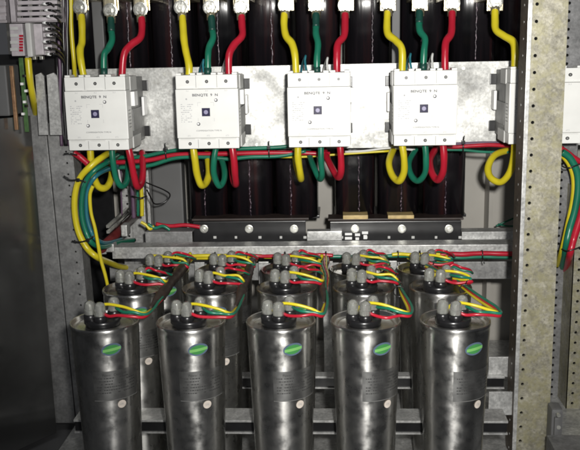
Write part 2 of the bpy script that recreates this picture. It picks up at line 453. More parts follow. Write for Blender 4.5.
for rt, X0, X1, pxs, bolts in ((R1, 193, 306, None, (204, 249, 294)), (R2, 330, 461, None, (355, 402, 449))):
    yb = 1.69
    A_ = P(X0, 222, yb); B_ = P(X1, 241, yb)
    q = MB(); q.box(A_.x, B_.x, yb, yb+.004, B_.z, A_.z, .001); q.box(A_.x, B_.x, yb+.004, yb+.05, A_.z-.004, A_.z-.0005, .0008)
    q.build('mounting_bar', M['black_pl'], rt)
    q = MB(); q.box(A_.x-.004, B_.x+.006, yb+.01, yb+.06, A_.z, A_.z+.004, .0008); q.build('clamp_strip', M['brown'], rt)
    for bx in bolts:
        p = P(bx, 229, yb)
        q = MB(); q.disc(p.x, yb-.0005, p.z, .0085, .001); q.disc(p.x, yb-.0015, p.z, .007, .002); q.hexa(p.x, yb-.003, p.z, .0058, .006); q.disc(p.x, yb-.009, p.z, .003, .006)
        q.build('bolt', M['bolt'], rt)
    q = MB(); 
    for bx in bolts:
        for dx, w_ in ((-13, 1.2), (11, 1.5)):
            p = P(bx+dx, 237, yb); q.box(p.x-.002*w_, p.x+.002*w_, yb-.0012, yb-.0003, p.z-.003, p.z+.002, 0)
    q.build('rating_mark', M['ltgrey_pl'], rt)
for x0_, x1_ in ((343, 368), (388, 414)):
    A_ = P(x0_, 215.5, 1.70); B_ = P(x1_, 219.5, 1.70)
    MB().box(A_.x, B_.x, 1.70, 1.74, B_.z, A_.z, .001).build('spacer_block', M['gold_block'], R2)
# nameplates and white print on the right bar
A_ = P(307, 231, 1.68); B_ = P(342, 240, 1.68)
q = MB(); q.box(A_.x, B_.x, 1.675, 1.70, B_.z, A_.z, .001)
tag(q.build('terminal_cover', M['galv']), 'short bright metal bracket between the two lower reactors', 'bracket')
q = MB()
for u, v, s_, t_ in ((345, 352, 233, 235.2), (345, 352, 237, 239.5), (355, 360, 233.5, 236), (355.5, 359, 237.5, 240), (362, 368, 231.5, 234), (363.5, 367, 235, 239)):
    A_ = P(u, s_, 1.689); B_ = P(v, t_, 1.689); q.box(A_.x, B_.x, 1.6885, 1.6897, B_.z, A_.z, 0)
q.build('white_print', M['white_tab'], R2)
zu = P(300, 68.5, yr).z
for k, (cols, lab) in enumerate((([(62, 98), (104, 146), (150, 192)], 'upper left reactor of black coils behind the first lugs'),
        ([(196, 240), (246, 290), (295, 340)], 'upper middle reactor of black coils behind the cable lugs'),
        ([(345, 390), (401, 447), (452, 498), (503, 560)], 'upper right reactor of black coils beside the yellowish post'))):
    rt, X0, X1 = reactor(cols, yr, zu+.004, .95, lab, 40)
    q = MB(); q.box(X0-.004, X1+.004, yr-.02, yr+.02, zu-.004, zu+.001, .001); q.build('mounting_bar', M['brown'], rt)
    if k == 2:
        A_ = P(460, 67, 1.70); q = MB(); q.box(A_.x, A_.x+.03, 1.70, 1.72, zu+.0015, zu+.005, .0005); q.build('spacer_block', M['gold_block'], rt)
# grey panel left of the lower reactor and grey slats
A_ = P(150, 150, 1.84); B_ = P(184, 219, 1.84)
tag(MB().box(A_.x, B_.x, 1.84, 1.88, B_.z-.05, A_.z+.1, .004).build('cover_plate', M['grey_panel']), 'dark grey cover plate between the left cables and the lower reactor', 'plate')
A_ = P(147, 150, 1.82)
tag(MB().box(A_.x-.002, A_.x+.004, 1.80, 1.83, B_.z-.05, A_.z+.1, .0008).build('edge_strip', M['galv']), 'thin pale upright strip beside the dark grey cover plate', 'strip')
A_ = P(93, 30, 1.71)
tag(MB().box(A_.x, P(103.5, 30, 1.71).x, 1.71, 1.73, zu+.006, .95, .002).build('insulation_strip', M['grey_panel']), 'grey upright strip between the first two upper lugs', 'strip')
A_ = P(392, 30, 1.71)
tag(MB().box(A_.x, P(400, 30, 1.71).x, 1.71, 1.73, zu+.006, .95, .002).build('insulation_strip', M['grey_panel']), 'grey upright strip behind the fourth contactor yellow cable', 'strip')

# ------------------------------------------------------------------ rails above the capacitors
A_ = P(112, 248.5, 1.60); zr = (P(112, 248.5, 1.6).z+P(515, 243.5, 1.6).z)/2
q = MB()
q.box(A_.x, .37, 1.60, 1.604, zr-.0225, zr, .0008)
q.box(A_.x, .37, 1.604, 1.645, zr-.003, zr-.0004, .0008)
front_rail = q.build('support_rail', M['galv']); tag(front_rail, 'bright galvanised front rail running right across above the capacitors', 'rail')
A_ = P(145, 232, 1.66); zq = A_.z
q = MB()
q.box(A_.x, P(192, 232, 1.66).x, 1.66, 1.664, P(145, 246, 1.66).z, zq, .001); q.box(A_.x, P(192, 232, 1.66).x, 1.664, 1.70, zq-.003, zq-.0004, .0008)
tag(q.build('support_rail', M['galv_dull']), 'short grey rail stub left of the lower reactor bolts', 'rail')
A_ = P(462, 232, 1.72)
q = MB(); q.box(A_.x, .40, 1.72, 1.723, A_.z-.022, A_.z, .0008); q.box(A_.x, .40, 1.68, 1.72, A_.z-.018, A_.z-.015, .0008); q.box(A_.x, .40, 1.723, 1.76, A_.z-.003, A_.z-.0004, .0008)
tag(q.build('support_rail', M['galv']), 'rear galvanised rail emerging right of the reactor bar', 'rail')
# left diagonal side member
q = MB()
q.tube([P(101, 249, 1.58), P(135, 216, 1.80)], .0095, 8, 1)
tag(q.build('side_brace', M['darkred']), 'dark red brown brace running back beside the left cables', 'brace')
q = MB()
p0 = P(108, 232, 1.62); p1 = P(134, 208, 1.86)
for dz in (0, .011):
    q.tube([p0+Vector((0, 0, dz)), p1+Vector((0, 0, dz))], .004, 4, 1)
tag(q.build('side_channel', M['bolt']), 'bright steel channel edge running back behind the left brace', 'channel')
q = MB()
p = P(112, 246, 1.6)
q.box(p.x-.012, p.x+.006, 1.59, 1.615, p.z-.010, p.z+.006, .002); q.box(p.x+.012, p.x+.024, 1.63, 1.66, p.z+.012, p.z+.035, .002)
q.box(p.x-.03, p.x-.012, 1.598, 1.604, p.z-.016, p.z-.006, .001)
tag(q.build('corner_bracket', M['galv']), 'small bright bracket at the left end of the front rail', 'bracket')

# rails between can rows (C channels open to the front, inner shade painted by a black fill)
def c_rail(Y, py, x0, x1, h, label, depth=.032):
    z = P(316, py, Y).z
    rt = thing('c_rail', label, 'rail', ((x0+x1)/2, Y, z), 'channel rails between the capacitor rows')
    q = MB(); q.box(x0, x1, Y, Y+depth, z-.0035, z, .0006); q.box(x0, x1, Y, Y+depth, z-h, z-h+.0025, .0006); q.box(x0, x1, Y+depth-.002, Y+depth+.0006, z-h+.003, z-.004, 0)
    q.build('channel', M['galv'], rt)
    MB().box(x0+.001, x1-.001, Y+.003, Y+depth-.0025, z-h+.003, z-.004, 0).build('shade_fill', M['black_pl'], rt)  # black block stands in for the shade inside the open channel
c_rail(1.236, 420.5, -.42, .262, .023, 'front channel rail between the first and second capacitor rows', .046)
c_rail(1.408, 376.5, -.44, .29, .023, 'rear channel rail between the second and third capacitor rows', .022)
for Y, t_, b_, lab in ((1.42, 357, 377, 'upper pale bracket plate beside the yellowish post'), (1.365, 392, 415, 'lower pale bracket plate beside the yellowish post')):
    A_ = P(489, t_, Y); B_ = P(513, b_, Y)
    tag(MB().box(A_.x, B_.x+.004, Y, Y+.004, B_.z, A_.z, .001).build('bracket_plate', M['galv']), lab, 'bracket')
    q = MB(); p = P(495, (t_+b_)/2-1, Y)

# uprights behind cans that catch light
for xx, lab in ((-.273, 'first'), (-.145, 'second'), (-.018, 'third'), (.108, 'fourth')):
    q = MB(); q.box(xx-.010, xx+.010, 1.625, 1.63, .05, .33, .001)
    tag(q.build('upright_strap', M['galv']), '%s pale upright strap from the left seen between the capacitors' % lab, 'strap', 'upright straps behind the capacitors')
# ------------------------------------------------------------------ capacitor can
RT, ZB = .0500, .06
HC = .356-ZB
def rad(z):   # taper of the can
    t = max(0, min(1, (HC-z)/HC)); return RT*(1-.20*t**1.0) if t > .04 else RT*(1-.20*t)
def on_can(az, z, off=.0003):   # az measured from -Y towards +X
    r = rad(z)+off
    return Vector((r*math.sin(az), -r*math.cos(az), z))
def patch(q, fn, nu, nv):
    vs = [[q.bm.verts.new(fn(i/nu, j/nv)) for i in range(nu+1)] for j in range(nv+1)]
    q._fin([q.bm.faces.new((vs[j][i], vs[j][i+1], vs[j+1][i+1], vs[j+1][i])) for j in range(nv) for i in range(nu)], True)
def ell(q, az0, z0, ax, az_, off, tilt=0, seg=28):
    ct, st = math.cos(tilt), math.sin(tilt)
    def pt(u, v):
        X, Z = u*ct-v*st, u*st+v*ct
        return on_can(az0+X/RT, z0+Z, off)
    c0 = q.bm.verts.new(pt(0, 0)); prev = None; fs = []
    r1 = [q.bm.verts.new(pt(.5*ax*math.cos(2*PI*k/seg), .5*az_*math.sin(2*PI*k/seg))) for k in range(seg)]
    r2 = [q.bm.verts.new(pt(ax*math.cos(2*PI*k/seg), az_*math.sin(2*PI*k/seg))) for k in range(seg)]
    for k in range(seg):
        k2 = (k+1) % seg
        fs += [q.bm.faces.new((c0, r1[k], r1[k2])), q.bm.faces.new((r1[k], r2[k], r2[k2], r1[k2]))]
    q._fin(fs, True)
D = math.radians
cap = thing('capacitor', 'x', 'capacitor', (0, 0, 0), 'aluminium can capacitors standing in three rows')
q = MB()
prof = [(0, 0), (rad(0)-.004, 0), (rad(0), .004)] + [(rad(z), z) for z in [HC*k/12 for k in range(1, 12)]] + \
    [(RT*.992, HC-.010), (RT*.985, HC-.006), (RT*1.012, HC-.003), (RT*1.02, HC), (RT*1.005, HC+.0022), (RT*.965, HC+.0015), (RT*.955, HC-.0035), (RT*.90, HC-.005), (RT*.5, HC-.0045), (0, HC-.0045)]
q.lathe(prof, 64); q.build('can', M['can'], cap)
q = MB(); q.lathe([(0, HC-.0046), (.025, HC-.0046), (.026, HC+.004), (.024, HC+.006), (0, HC+.006)], 36, loc=(-.003, 0, 0))
TP = [(-.019, -.006), (-.002, -.015), (.012, .012)]
for tx, ty in TP: q.lathe([(0, HC), (.0098, HC), (.0098, HC+.012), (.0085, HC+.014), (0, HC+.014)], 24, loc=(tx, ty, 0))
q.build('terminal_base', M['black_pl'], cap)
for tx, ty in TP:
    q = MB(); q.lathe([(0, HC+.0138), (.0082, HC+.0138), (.0086, HC+.017), (.0084, HC+.026), (.0070, HC+.0315), (.0030, HC+.0340), (0, HC+.0340), (0, HC+.0328), (.0028, HC+.0328), (.0061, HC+.0305), (.0074, HC+.026), (.0076, HC+.017), (.0074, HC+.0142), (0, HC+.0142)], 20, loc=(tx, ty, 0))
    cp = q.build('terminal_cap', M['clear'], cap)
    q = MB(); q.lathe([(0, HC+.0142), (.0045, HC+.0142), (.0045, HC+.020), (.0030, HC+.0205), (.0030, HC+.028), (0, HC+.028)], 8, loc=(tx, ty, 0), smooth=False)
    q.build('stud', M['bolt'], cp)
az0 = D(23)
# logo
zl = P(191, 350, 1.135).z-ZB+.001
q = MB(); ell(q, az0, zl, .0148, .0092, .0004, D(6)); lg = q.build('logo', M['logo_blue'], cap)
q = MB(); ell(q, az0, zl, .0118, .0068, .0007, D(6)); q.build('logo_field', M['logo_green'], lg)
q = MB()
patch(q, lambda u, v: on_can(az0+(-.0125+.026*u)/RT, zl-.0022+.0042*v+(.003*(u-.5)), .0010), 8, 2); q.build('logo_band', M['logo_band'], lg)
def cf(az, z): return lambda x, y: on_can(az+x/RT, z+y, .0006)
# rating label
la, lb = D(-12), D(74); zt_, zb_ = P(191, 371, 1.135).z-ZB, P(191, 401, 1.135).z-ZB
q = MB(); patch(q, lambda u, v: on_can(la+(lb-la)*u, zb_+(zt_-zb_)*v, .0003), 22, 4); q.mi = 1; patch(q, lambda u, v: on_can(la+(lb-la)*u, zb_+.0009*v, .0005), 20, 1); rl = q.build('rating_label', [M['rating'], M['rating_edge']], cap)
text_mesh('Power  Capacitor', .0052, M['rating_print'], 'label_print', rl, None, curve_fn=cf(D(26), zt_-.006))
rnd = random.Random(3)
q = MB()
for r_ in range(6):
    az = D(-6); zz = zt_-.0115-r_*.0045
    while az < D(64):
        w_ = D(rnd.uniform(1.2, 4.5))
        if rnd.random() < .72:
            patch(q, lambda u, v, a_=az, w2=w_, z2=zz: on_can(a_+w2*u, z2+.0014*v, .0006), 2, 1)
        az += w_+D(1.1)
q.build('label_print', M['rating_print'], rl)
q = MB(); ell(q, D(36), P(191, 406, 1.135).z-ZB, .0068, .0060, .0007, 0); dt = q.build('round_sticker', M['sticker'], cap)
text_mesh('OK', .0045, M['print_faint'], 'sticker_print', dt, None, curve_fn=lambda x, y: on_can(D(36)+x/RT, P(191, 406, 1.135).z-ZB+y, .0010))
# crescent scratches / gasket ring on the lid
q = MB(); q.lathe([(RT*.80, HC-.0047), (RT*.82, HC-.0036), (RT*.86, HC-.0036), (RT*.88, HC-.0048)], 48); q.build('lid_ring', M['can'], cap)

ROWY = [1.18, 1.345, 1.51]; ROWN = ['front', 'middle', 'back']
COLX = [-.3424, -.2143, -.082, .041, .1693]
rx2 = [-.338, -.206, -.0823, .0435, .168]; rx3 = [-.325, -.2065, -.0885, .037, .161]
XS = [COLX, rx2, rx3]
first = True; CANS = {}
for r_ in range(3):
    for c_ in range(5):
        lab = '%s aluminium capacitor can in the fully visible %s row' % (ORD[c_], ROWN[r_])
        if r_ > 0: lab = '%s aluminium capacitor can in the partly hidden %s row' % (ORD[c_], ROWN[r_])
        zb = ZB + (.000, .002, -.012)[r_]
        if first: o = cap; cap.location = (XS[r_][c_], ROWY[r_], zb); cap['label'] = lab; first = False
        else: o = dup(cap, (XS[r_][c_], ROWY[r_], zb), lab)
        dr = D(random.uniform(-6, 6)) if r_ else D([1, -3, 0, 4, 3][c_])
        o.rotation_euler = (0, 0, dr)
        CANS[r_, c_] = o

# leads from each can, running right and then back along the row gap to the bundle under the rail
gapx = [-.277, -.150, -.021, .106, .237]
endx = [-.285, -.160, -.022, .085, .140]
ybun = 1.59; zbun = P(300, 257, ybun).z
def V3(x, y, z): return Vector((x, y, z))
HT = HC+.020
for r_ in range(3):
    for c_ in range(5):
        X, Y = XS[r_][c_], ROWY[r_]; zb = CANS[r_, c_].location.z+HT
        dr = CANS[r_, c_].rotation_euler.z
        for k, colr in enumerate(('yellow', 'red', 'green')):
            ti = (0, 1, 2)[k]
            tx, ty = TP[ti]; tx, ty = tx*math.cos(dr)-ty*math.sin(dr), tx*math.sin(dr)+ty*math.cos(dr)
            rj = random.Random(r_*50+c_*7+k)
            s = V3(X+tx+.004, Y+ty, zb-.002)
            if k == 0: a_ = V3(X+.001, Y+.001, zb+.006); b2 = V3(X+.024, Y-.006, zb+.005); c2 = V3(X+.044, Y-.008, zb+.001)
            elif k == 1: a_ = V3(X+.012, Y-.018, zb-.006); b2 = V3(X+.027, Y-.022, zb-.006); c2 = V3(X+.047, Y-.020, zb-.006)
            else: a_ = V3(X+.018, Y+.004, zb-.001); b2 = V3(X+.030, Y-.012, zb-.001); c2 = V3(X+.047, Y-.013, zb-.003)
            gx = gapx[c_]; ex = endx[c_]
            # point inside the bundle: small offset on a ring
            an = (r_*3+k)*2*PI/9; ox, oz = .0052*math.cos(an), .0052*math.sin(an)
            zz = zb-.006
            def bp(yy):
                t = max(0, (yy-1.16)/(ybun-1.16)); x = gx+(ex-gx)*t
                sag = .004*math.sin(yy*40+c_)
                z_ = .372*(1-t)+(zbun)*t
                an2 = an+yy*9
                return V3(x+.0052*math.cos(an2)+sag*.3, yy, z_+.0052*math.sin(an2))
            y1 = Y-.004
            pts = [s, a_, b2+V3(rj.uniform(-.002, .002), rj.uniform(-.003, .003), rj.uniform(-.002, .003)), c2+V3(0, rj.uniform(-.003, .003), rj.uniform(-.002, .003)), (c2+bp(y1+.012))/2+V3(.006, -.006, -.001), bp(y1+.03)]
            yy = y1+.06
            while yy < ybun-.01: pts.append(bp(yy)); yy += .035
            pts.append(bp(ybun-.004))
            q = MB(); q.tube(pts, .0023, 8, 5)
            tag(q.build('lead', M[colr]), '%s lead from the %s capacitor of the %s row' % (colr, ORD[c_], ROWN[r_]), 'cable', 'capacitor leads')
# dark sleeves round the left three lead bundles, red/black wrapped ones at right
for c_ in range(5):
    gx, ex = gapx[c_], endx[c_]
    def bp(yy):
        t = (yy-1.16)/(ybun-1.16); return V3(gx+(ex-gx)*t+.0012*math.sin(yy*40+c_), yy, .372*(1-t)+zbun*t)
    y0 = (1.205, 1.21, 1.23, 1.40, 1.40)[c_]; y1 = 1.575 if c_ < 3 else 1.50
    if c_ > 2: continue
    rs = (.0088, .0082, .0066)[c_]
    q = MB(); q.tube([bp(y0+(y1-y0)*k/10) for k in range(11)], lambda t: (rs+.0006*math.sin(t*70))*min(1, .2+t*4)*min(1, .5+(1-t)*6), 12, 4)
    tag(q.build('cable_sleeve', M['brown']), 'dark brown sleeve round the %s lead bundle between capacitors' % ORD[c_], 'sleeve', 'sleeves round the lead bundles')
for c_ in range(3, 5):
    gx, ex = gapx[c_], endx[c_]
    def bp(yy):
        t = (yy-1.16)/(ybun-1.16); return V3(gx+(ex-gx)*t+.0012*math.sin(yy*40+c_), yy, .372*(1-t)+zbun*t)
    for k in range(3):
        yy = 1.27+k*.075+.01*c_
        cpt = bp(yy); q = MB()
        q.tube([cpt+V3(.0088*math.cos(a2*2*PI/12), 0, .0088*math.sin(a2*2*PI/12)) for a2 in range(13)], .0009, 6, 1)
        q.tube([cpt+V3(0, 0, .009), cpt+V3(.003, -.004, .017)], .0008, 5, 1)
        tag(q.build('cable_tie', M['black_pl']),
            'black cable tie, number %s from the front, on the %s lead bundle' % (('one', 'two', 'three')[k], ORD[c_]), 'cable tie', 'ties on the lead bundles')

# bundle along the underside of the front rail
def wander(xa, xb, Y, z, n, amp, seed):
    rj = random.Random(seed); return [V3(xa+(xb-xa)*k/n, Y+rj.uniform(-amp, amp), z+rj.uniform(-amp, amp)) for k in range(n+1)]
zb1 = P(200, 256.5, 1.575).z
def bx(px): return P(px, 257, 1.575).x
for (x0_, x1_, colr, dz, dy, lab) in (
    (150, 262, 'yellow', .001, 0, 'yellow cable strapped under the left half of the front rail'),
    (152, 256, 'yellow', -.0045, .004, 'lower yellow cable strapped beside the first under the rail'),
    (250, 333, 'red', .001, -.001, 'red cable under the middle of the front rail'),
    (264, 326, 'yellow', -.003, .004, 'yellow cable under the red one at mid rail'),
    (392, 455, 'yellow', .001, 0, 'yellow cable under the right part of the front rail'),
    (330, 470, 'green', -.004, .006, 'green cable under the right part of the front rail'),
    (440, 522, 'red', .002, -.001, 'thick red cable leaving under the rail towards the yellowish post'),
    (440, 520, 'green', -.006, .004, 'thin green cable below the red one beside the yellowish post')):
    q = MB(); q.tube(wander(bx(x0_), bx(x1_), 1.575+dy, zb1+dz, 7, .0012, x0_), .0036 if 'thick' not in lab else .0048, 8, 6)
    tag(q.build('cable', M[colr]), lab, 'cable', 'cables under the front rail')
for i, px in enumerate((176, 215, 247, 285, 326, 398, 420, 447, 482)):
    x = bx(px); q = MB()
    q.tube([V3(x, 1.577+.009*math.cos(a2*2*PI/12), zb1-.001+.0085*math.sin(a2*2*PI/12)) for a2 in range(13)], .0012, 6, 1)
    q.tube([V3(x, 1.569, zb1-.003), V3(x+.002, 1.56, zb1-.014)], .001, 5, 1)
    tag(q.build('cable_tie', M['black_pl']), 'black cable tie, %s from the left under the front rail' % ('first second third fourth fifth sixth seventh eighth ninth'.split()[i]), 'cable tie', 'ties under the front rail')
# arched yellow jumpers of the back row
for i, (a2, b2, c2, d2) in enumerate(((167, 265, 189, 259), (222, 264, 251, 263), (283, 262, 322, 261), (352, 263, 386, 267), (416, 264, 448, 262))):
    q = MB(); p0, p1 = P(a2, b2+5, 1.54), P(c2, d2, 1.55)
    q.tube([p0, P(a2+3, b2, 1.54), P((a2+c2)/2, b2-1.5, 1.545), P(c2-5, d2+1, 1.55), p1+V3(0, .02, .006)], .0034, 8, 6)
    tag(q.build('jumper', M['yellow']), '%s arched yellow jumper over the back capacitor row' % ORD[i], 'cable', 'yellow jumpers over the back row')
for r_ in (1, 2):
    for c_ in range(5):
        X, Y = XS[r_][c_], ROWY[r_]; zb = CANS[r_, c_].location.z+HT; rj = random.Random(90+r_*9+c_)
        for k, colr in enumerate(('red', 'green')):
            q = MB(); dx = .002*k
            q.tube([V3(X+.010+dx, Y+.014, zb+.001), V3(X+.022, Y+.018+.004*k, zb+.011-.004*k+rj.uniform(-.002, .002)), V3(X+.036, Y+.012+.01*k, zb+.009-.005*k+rj.uniform(-.002, .003)), V3(X+.050, Y+.022, zb+.002+rj.uniform(-.002, .002)), V3(X+.058, Y+.040, zb-.008)], .0021, 8, 5)
            tag(q.build('bridge_wire', M[colr]), 'short %s bridge wire over the %s capacitor of the %s row' % (colr, ORD[c_], ROWN[r_]), 'wire', 'short bridge wires over the rear rows')
# white tags
for i, (px, py, w_) in enumerate(((262, 266, 19), (329, 266, 16), (392, 266, 18), (310, 266, 16))):
    if i == 3: continue
    A_ = P(px, py, 1.64); B_ = P(px+w_, py+5, 1.64)
    tag(MB().box(A_.x, B_.x, 1.64, 1.643, B_.z, A_.z, .0005).build('marker_strip', M['white_tab']), '%s white marker strip behind the back capacitors' % ('left', 'middle', 'right')[i], 'marker', 'white marker strips')
tag(MB().box(-.46, .37, 1.645, 1.65, P(300, 280, 1.645).z, P(300, 263, 1.645).z, .001).build('rear_rail', M['galv_dull']), 'dull rail behind the back capacitor row', 'rail')

# ------------------------------------------------------------------ contactor
W2, H = .0555, .134
con = thing('contactor', 'x', 'contactor', (0, 0, 0), 'white contactors on the mounting plate')
q = MB()
q.box(-W2, W2, 0, .034, .0205, .1065, .0018)
q.box(-W2+.0012, W2-.0012, .0015, .034, .1068, H-.003, .0012)
q.box(-W2+.0012, W2-.0012, .0015, .034, .0015, .0202, .0012)
for x_ in (-.037, 0, .037):
    for s_ in (-1, 1):
        q.box(x_+s_*.0125-.0045, x_+s_*.0125+.0045, .004, .034, H-.0029, H+.0005, .0006)
    q.box(x_-.014, x_+.014, -.0006, .004, .1071, .1092, .0004); q.box(x_-.013, x_+.013, -.0006, .004, .0182, .0199, .0004)
q.mi = 1
for x_ in (-.0185, .0185):
    q.box(x_-.0003, x_+.0003, .0010, .0016, .109, H-.004, 0); q.box(x_-.0003, x_+.0003, .0010, .0016, .003, .018, 0)
for x_ in (-.037, 0, .037): q.box(x_-.0065, x_+.0065, .0012, .0150, H-.0032, H-.0027, 0)
for k in range(6): q.box(-W2-.0002, -W2+.0005, .010, .026, .040+k*.006, .0415+k*.006, 0); q.box(W2-.0005, W2+.0002, .010, .026, .040+k*.006, .0415+k*.006, 0)
q.build('front_cover', [M['white_pl'], M['grey_pl']], con)
q = MB(); q.box(-W2+.004, W2-.004, .0342, .150, .006, H-.008, .001)
for s_ in (-1, 1):
    q.box(s_*(W2-.003)-.0015, s_*(W2-.003)+.0015, .05, .12, .03, .07, .0006)
q.build('housing', M['grey_pl'], con)
q = MB(); q.box(-W2-.0006, W2+.0006, .0345, .082, .104, H-.004, .001); q.build('terminal_shroud', M['ltgrey_pl'], con)
q = MB(); q.box(-W2-.0006, W2+.0006, .0345, .094, .0005, .022, .001); q.build('terminal_shroud', M['ltgrey_pl'], con)
q = MB(); q.box(W2-.004, W2+.006, .036, .062, .0765, .1025, .001); q.build('auxiliary_tab', M['white_tab'], con)
for s_ in (-1, 1):
    q = MB(); q.box(s_*(W2+.001)-.0025, s_*(W2+.001)+.0025, .122, .149, .052, .088, .002); q.build('side_latch', M['white_tab'], con)
for z_ in (.010, .098):
    q = MB(); q.box(-W2-.006, W2+.006, .1502, .1566, z_, z_+.020, .001); q.build('mounting_foot', M['black_pl'], con)
for z_, y_ in ((.1195, .0013), (.0105, .0013)):
    for x_ in (-.0335, 0.0005, .0345):
        q = MB(); q.disc(x_, y_, z_, .0030, .0008, 16); q.mi = 1; q.disc(x_, y_-.0004, z_, .0017, .0008, 12); q.build('screw', [M['black_pl'], M['grey_pl']], con)  # raised black disc painted in for the shade of a recessed screw hole
q = MB(); q.box(-.0098, .0048, -.0008, .001, .0590, .0735, .0004); wd = q.build('indicator', M['window'], con)
q = MB(); q.disc(-.0025, -.001, .0662, .0038, .0008, 16); q.build('indicator_disc', M['window_dot'], wd)
q = MB()
for (u, v, s_, t_) in ((-.017, -.011, .083, .0834), (.006, .012, .083, .0834), (-.017, -.0166, .077, .083), (.0116, .012, .077, .083), (-.017, -.0166, .050, .056), (.0116, .012, .050, .056)):
    q.box(u, v, -.0002, .0003, s_, t_, 0)
q.build('panel_line', M['print_faint'], con)
for x_, z_ in ((.0160, .0870), (-.0165, .0455)):
    q = MB(); q.disc(x_, -.0005, z_, .0031, .001, 18); q.mi = 1; q.disc(x_-.0005, -.0009, z_+.0004, .0018, .001, 12)
    q.build('adjust_screw', [M['print'], M['white_tab']], con)
q = MB(); q.disc(-.0365, -.0002, .0895, .0016, .0006, 12); q.build('status_dot', M['print_faint'], con)
text_mesh('BENQTE  9  N', .0062, M['print'], 'name_print', con, (-.003, -.0001, .0960), wide=1.2, bold=.00016)
text_mesh('COMPENSATION TYPE N', .0036, M['print'], 'type_print', con, (.0015, -.0001, .0335), wide=1.12)
text_mesh('1L1', .0036, M['print_faint'], 'terminal_print', con, (-.034, -.0001, .1035)); text_mesh('3L2', .0036, M['print_faint'], 'terminal_print', con, (0, -.0001, .1035)); text_mesh('5L3', .0036, M['print_faint'], 'terminal_print', con, (.034, -.0001, .1035))
text_mesh('2T1', .0036, M['print_faint'], 'terminal_print', con, (-.034, -.0001, .0245)); text_mesh('4T2', .0036, M['print_faint'], 'terminal_print', con, (0, -.0001, .0245)); text_mesh('6T3', .0036, M['print_faint'], 'terminal_print', con, (.034, -.0001, .0245))
q = MB(); rj = random.Random(5)
for k in range(10):
    x_ = -.047
    while x_ < -.028:
        w_ = rj.uniform(.001, .004)
        if rj.random() < .75: q.box(x_, x_+w_, -.0001, .0003, .0795-k*.0034, .0807-k*.0034, 0)
        x_ += w_+.0008
q.build('fine_print', M['print_faint'], con)
CX = [-.4243, -.2258, -.0285, .1565, .3635]
CL = ['leftmost white contactor, its grey right side showing two white tabs', 'second white contactor from the left, between the leftmost one and the plate centre',
      'middle white contactor of the five, facing the camera squarely', 'fourth white contactor from the left, beside the bare plate before the yellowish post',
      'rightmost white contactor, half hidden behind the yellowish frame post']
CZ = .5695
for i in range(5):
    if i == 0: o = con; con.location = (CX[0], 1.5, CZ); con['label'] = CL[0]
    else: o = dup(con, (CX[i], 1.5, CZ), CL[i])
    if i == 4: o.scale = (1.14, 1, 1)
    if i == 0: o.rotation_euler = (0, 0, 0)

# ------------------------------------------------------------------ power cables, top side
CN = ['leftmost', 'second', 'middle', 'fourth', 'rightmost']
TOP = [
 (0, 'yellow', [(81, 12), (82, 26), (82, 42), (80, 50), (81, 62), (84, 78)]),
 (0, 'green', [(111, 15), (111, 28), (112, 40), (108, 49), (104, 56), (104, 78)]),
 (0, 'red', [(141, 14), (142, 28), (140, 38), (131, 45), (124, 55), (122, 78)]),
 (1, 'yellow', [(182, 12), (183, 26), (184, 40), (186, 52), (189, 66), (189, 76)]),
 (1, 'green', [(211, 12), (212, 28), (213, 38), (209, 48), (208, 58), (208, 76)]),
 (1, 'red', [(241, 12), (242, 26), (242, 36), (234, 45), (229, 56), (229, 76)]),
 (2, 'yellow', [(285, 10), (284, 24), (286, 36), (292, 44), (295, 56), (296, 74)]),
 (2, 'green', [(316, 10), (316, 24), (316, 34), (318, 44), (317, 58), (317, 74)]),
 (2, 'red', [(345, 10), (345, 24), (344, 36), (338, 44), (337, 56), (337, 74)]),
 (3, 'yellow', [(388, 8), (387, 22), (388, 34), (396, 41), (402, 50), (402, 72)]),
 (3, 'green', [(420, 8), (419, 20), (420, 31), (425, 39), (424, 52), (423, 72)]),
 (3, 'red', [(452, 8), (452, 22), (451, 34), (446, 42), (445, 54), (445, 72)]),
 (4, 'yellow', [(495, 6), (495, 20), (496, 30), (504, 36), (513, 42), (515, 54), (514, 72)]),
]
LK = {'yellow': 'yellow', 'green': 'green', 'red': 'red'}
for ci, colr, pp in TOP:
    n = len(pp); Ys = [1.60-.05*min(1, k/(n-1)*1.2) for k in range(n)]
    pts = [P(x, y, Yk) for (x, y), Yk in zip(pp, Ys)]
    rt = thing('power_cable', 'thick %s cable from its lug down into the top of the %s contactor' % (colr, CN[ci]), 'cable', pts[-1], 'thick cables feeding the contactors')
    rr = .0066 if colr != 'green' else .0060
    q = MB(); q.tube(pts, rr, 14, 8); q.build('sheath', M[colr], rt)
    if colr == 'green':
        q = MB(); q.tube([pts[0], pts[0]*.5+pts[1]*.5, pts[1]*.65+pts[2]*.35], rr+.0008, 14, 5); q.build('heat_shrink', M['darkgreen'], rt)
        q = MB(); q.tube([pts[-1]*.55+pts[-2]*.45, pts[-1]], rr+.0007, 14, 1); q.build('heat_shrink', M['darkgreen'], rt)
    p = pts[0]-V3(0, .001, .008)
    # lug: barrel, flattened palm, bolt head with washers
    q = MB(); q.tube([p+V3(0, 0, -.007), p+V3(0, 0, .008)], .0084, 16, 1)
    q.box(p.x-.012, p.x+.012, p.y-.004, p.y+.004, p.z+.006, p.z+.040, .003)
    lug = q.build('cable_lug', M['lug'], rt)
    bz = p.z+.016; q = MB(); jx = random.uniform(-.001, .001)
    q.disc(p.x+jx, p.y-.0042, bz, .0135, .0016, 24); q.disc(p.x+jx, p.y-.006, bz, .0118, .0018, 24); q.hexa(p.x+jx, p.y-.008, bz, .0115, .009); q.disc(p.x+jx, p.y-.016, bz, .0052, .008, 16)
    q.build('lug_bolt', M['bolt'], lug)
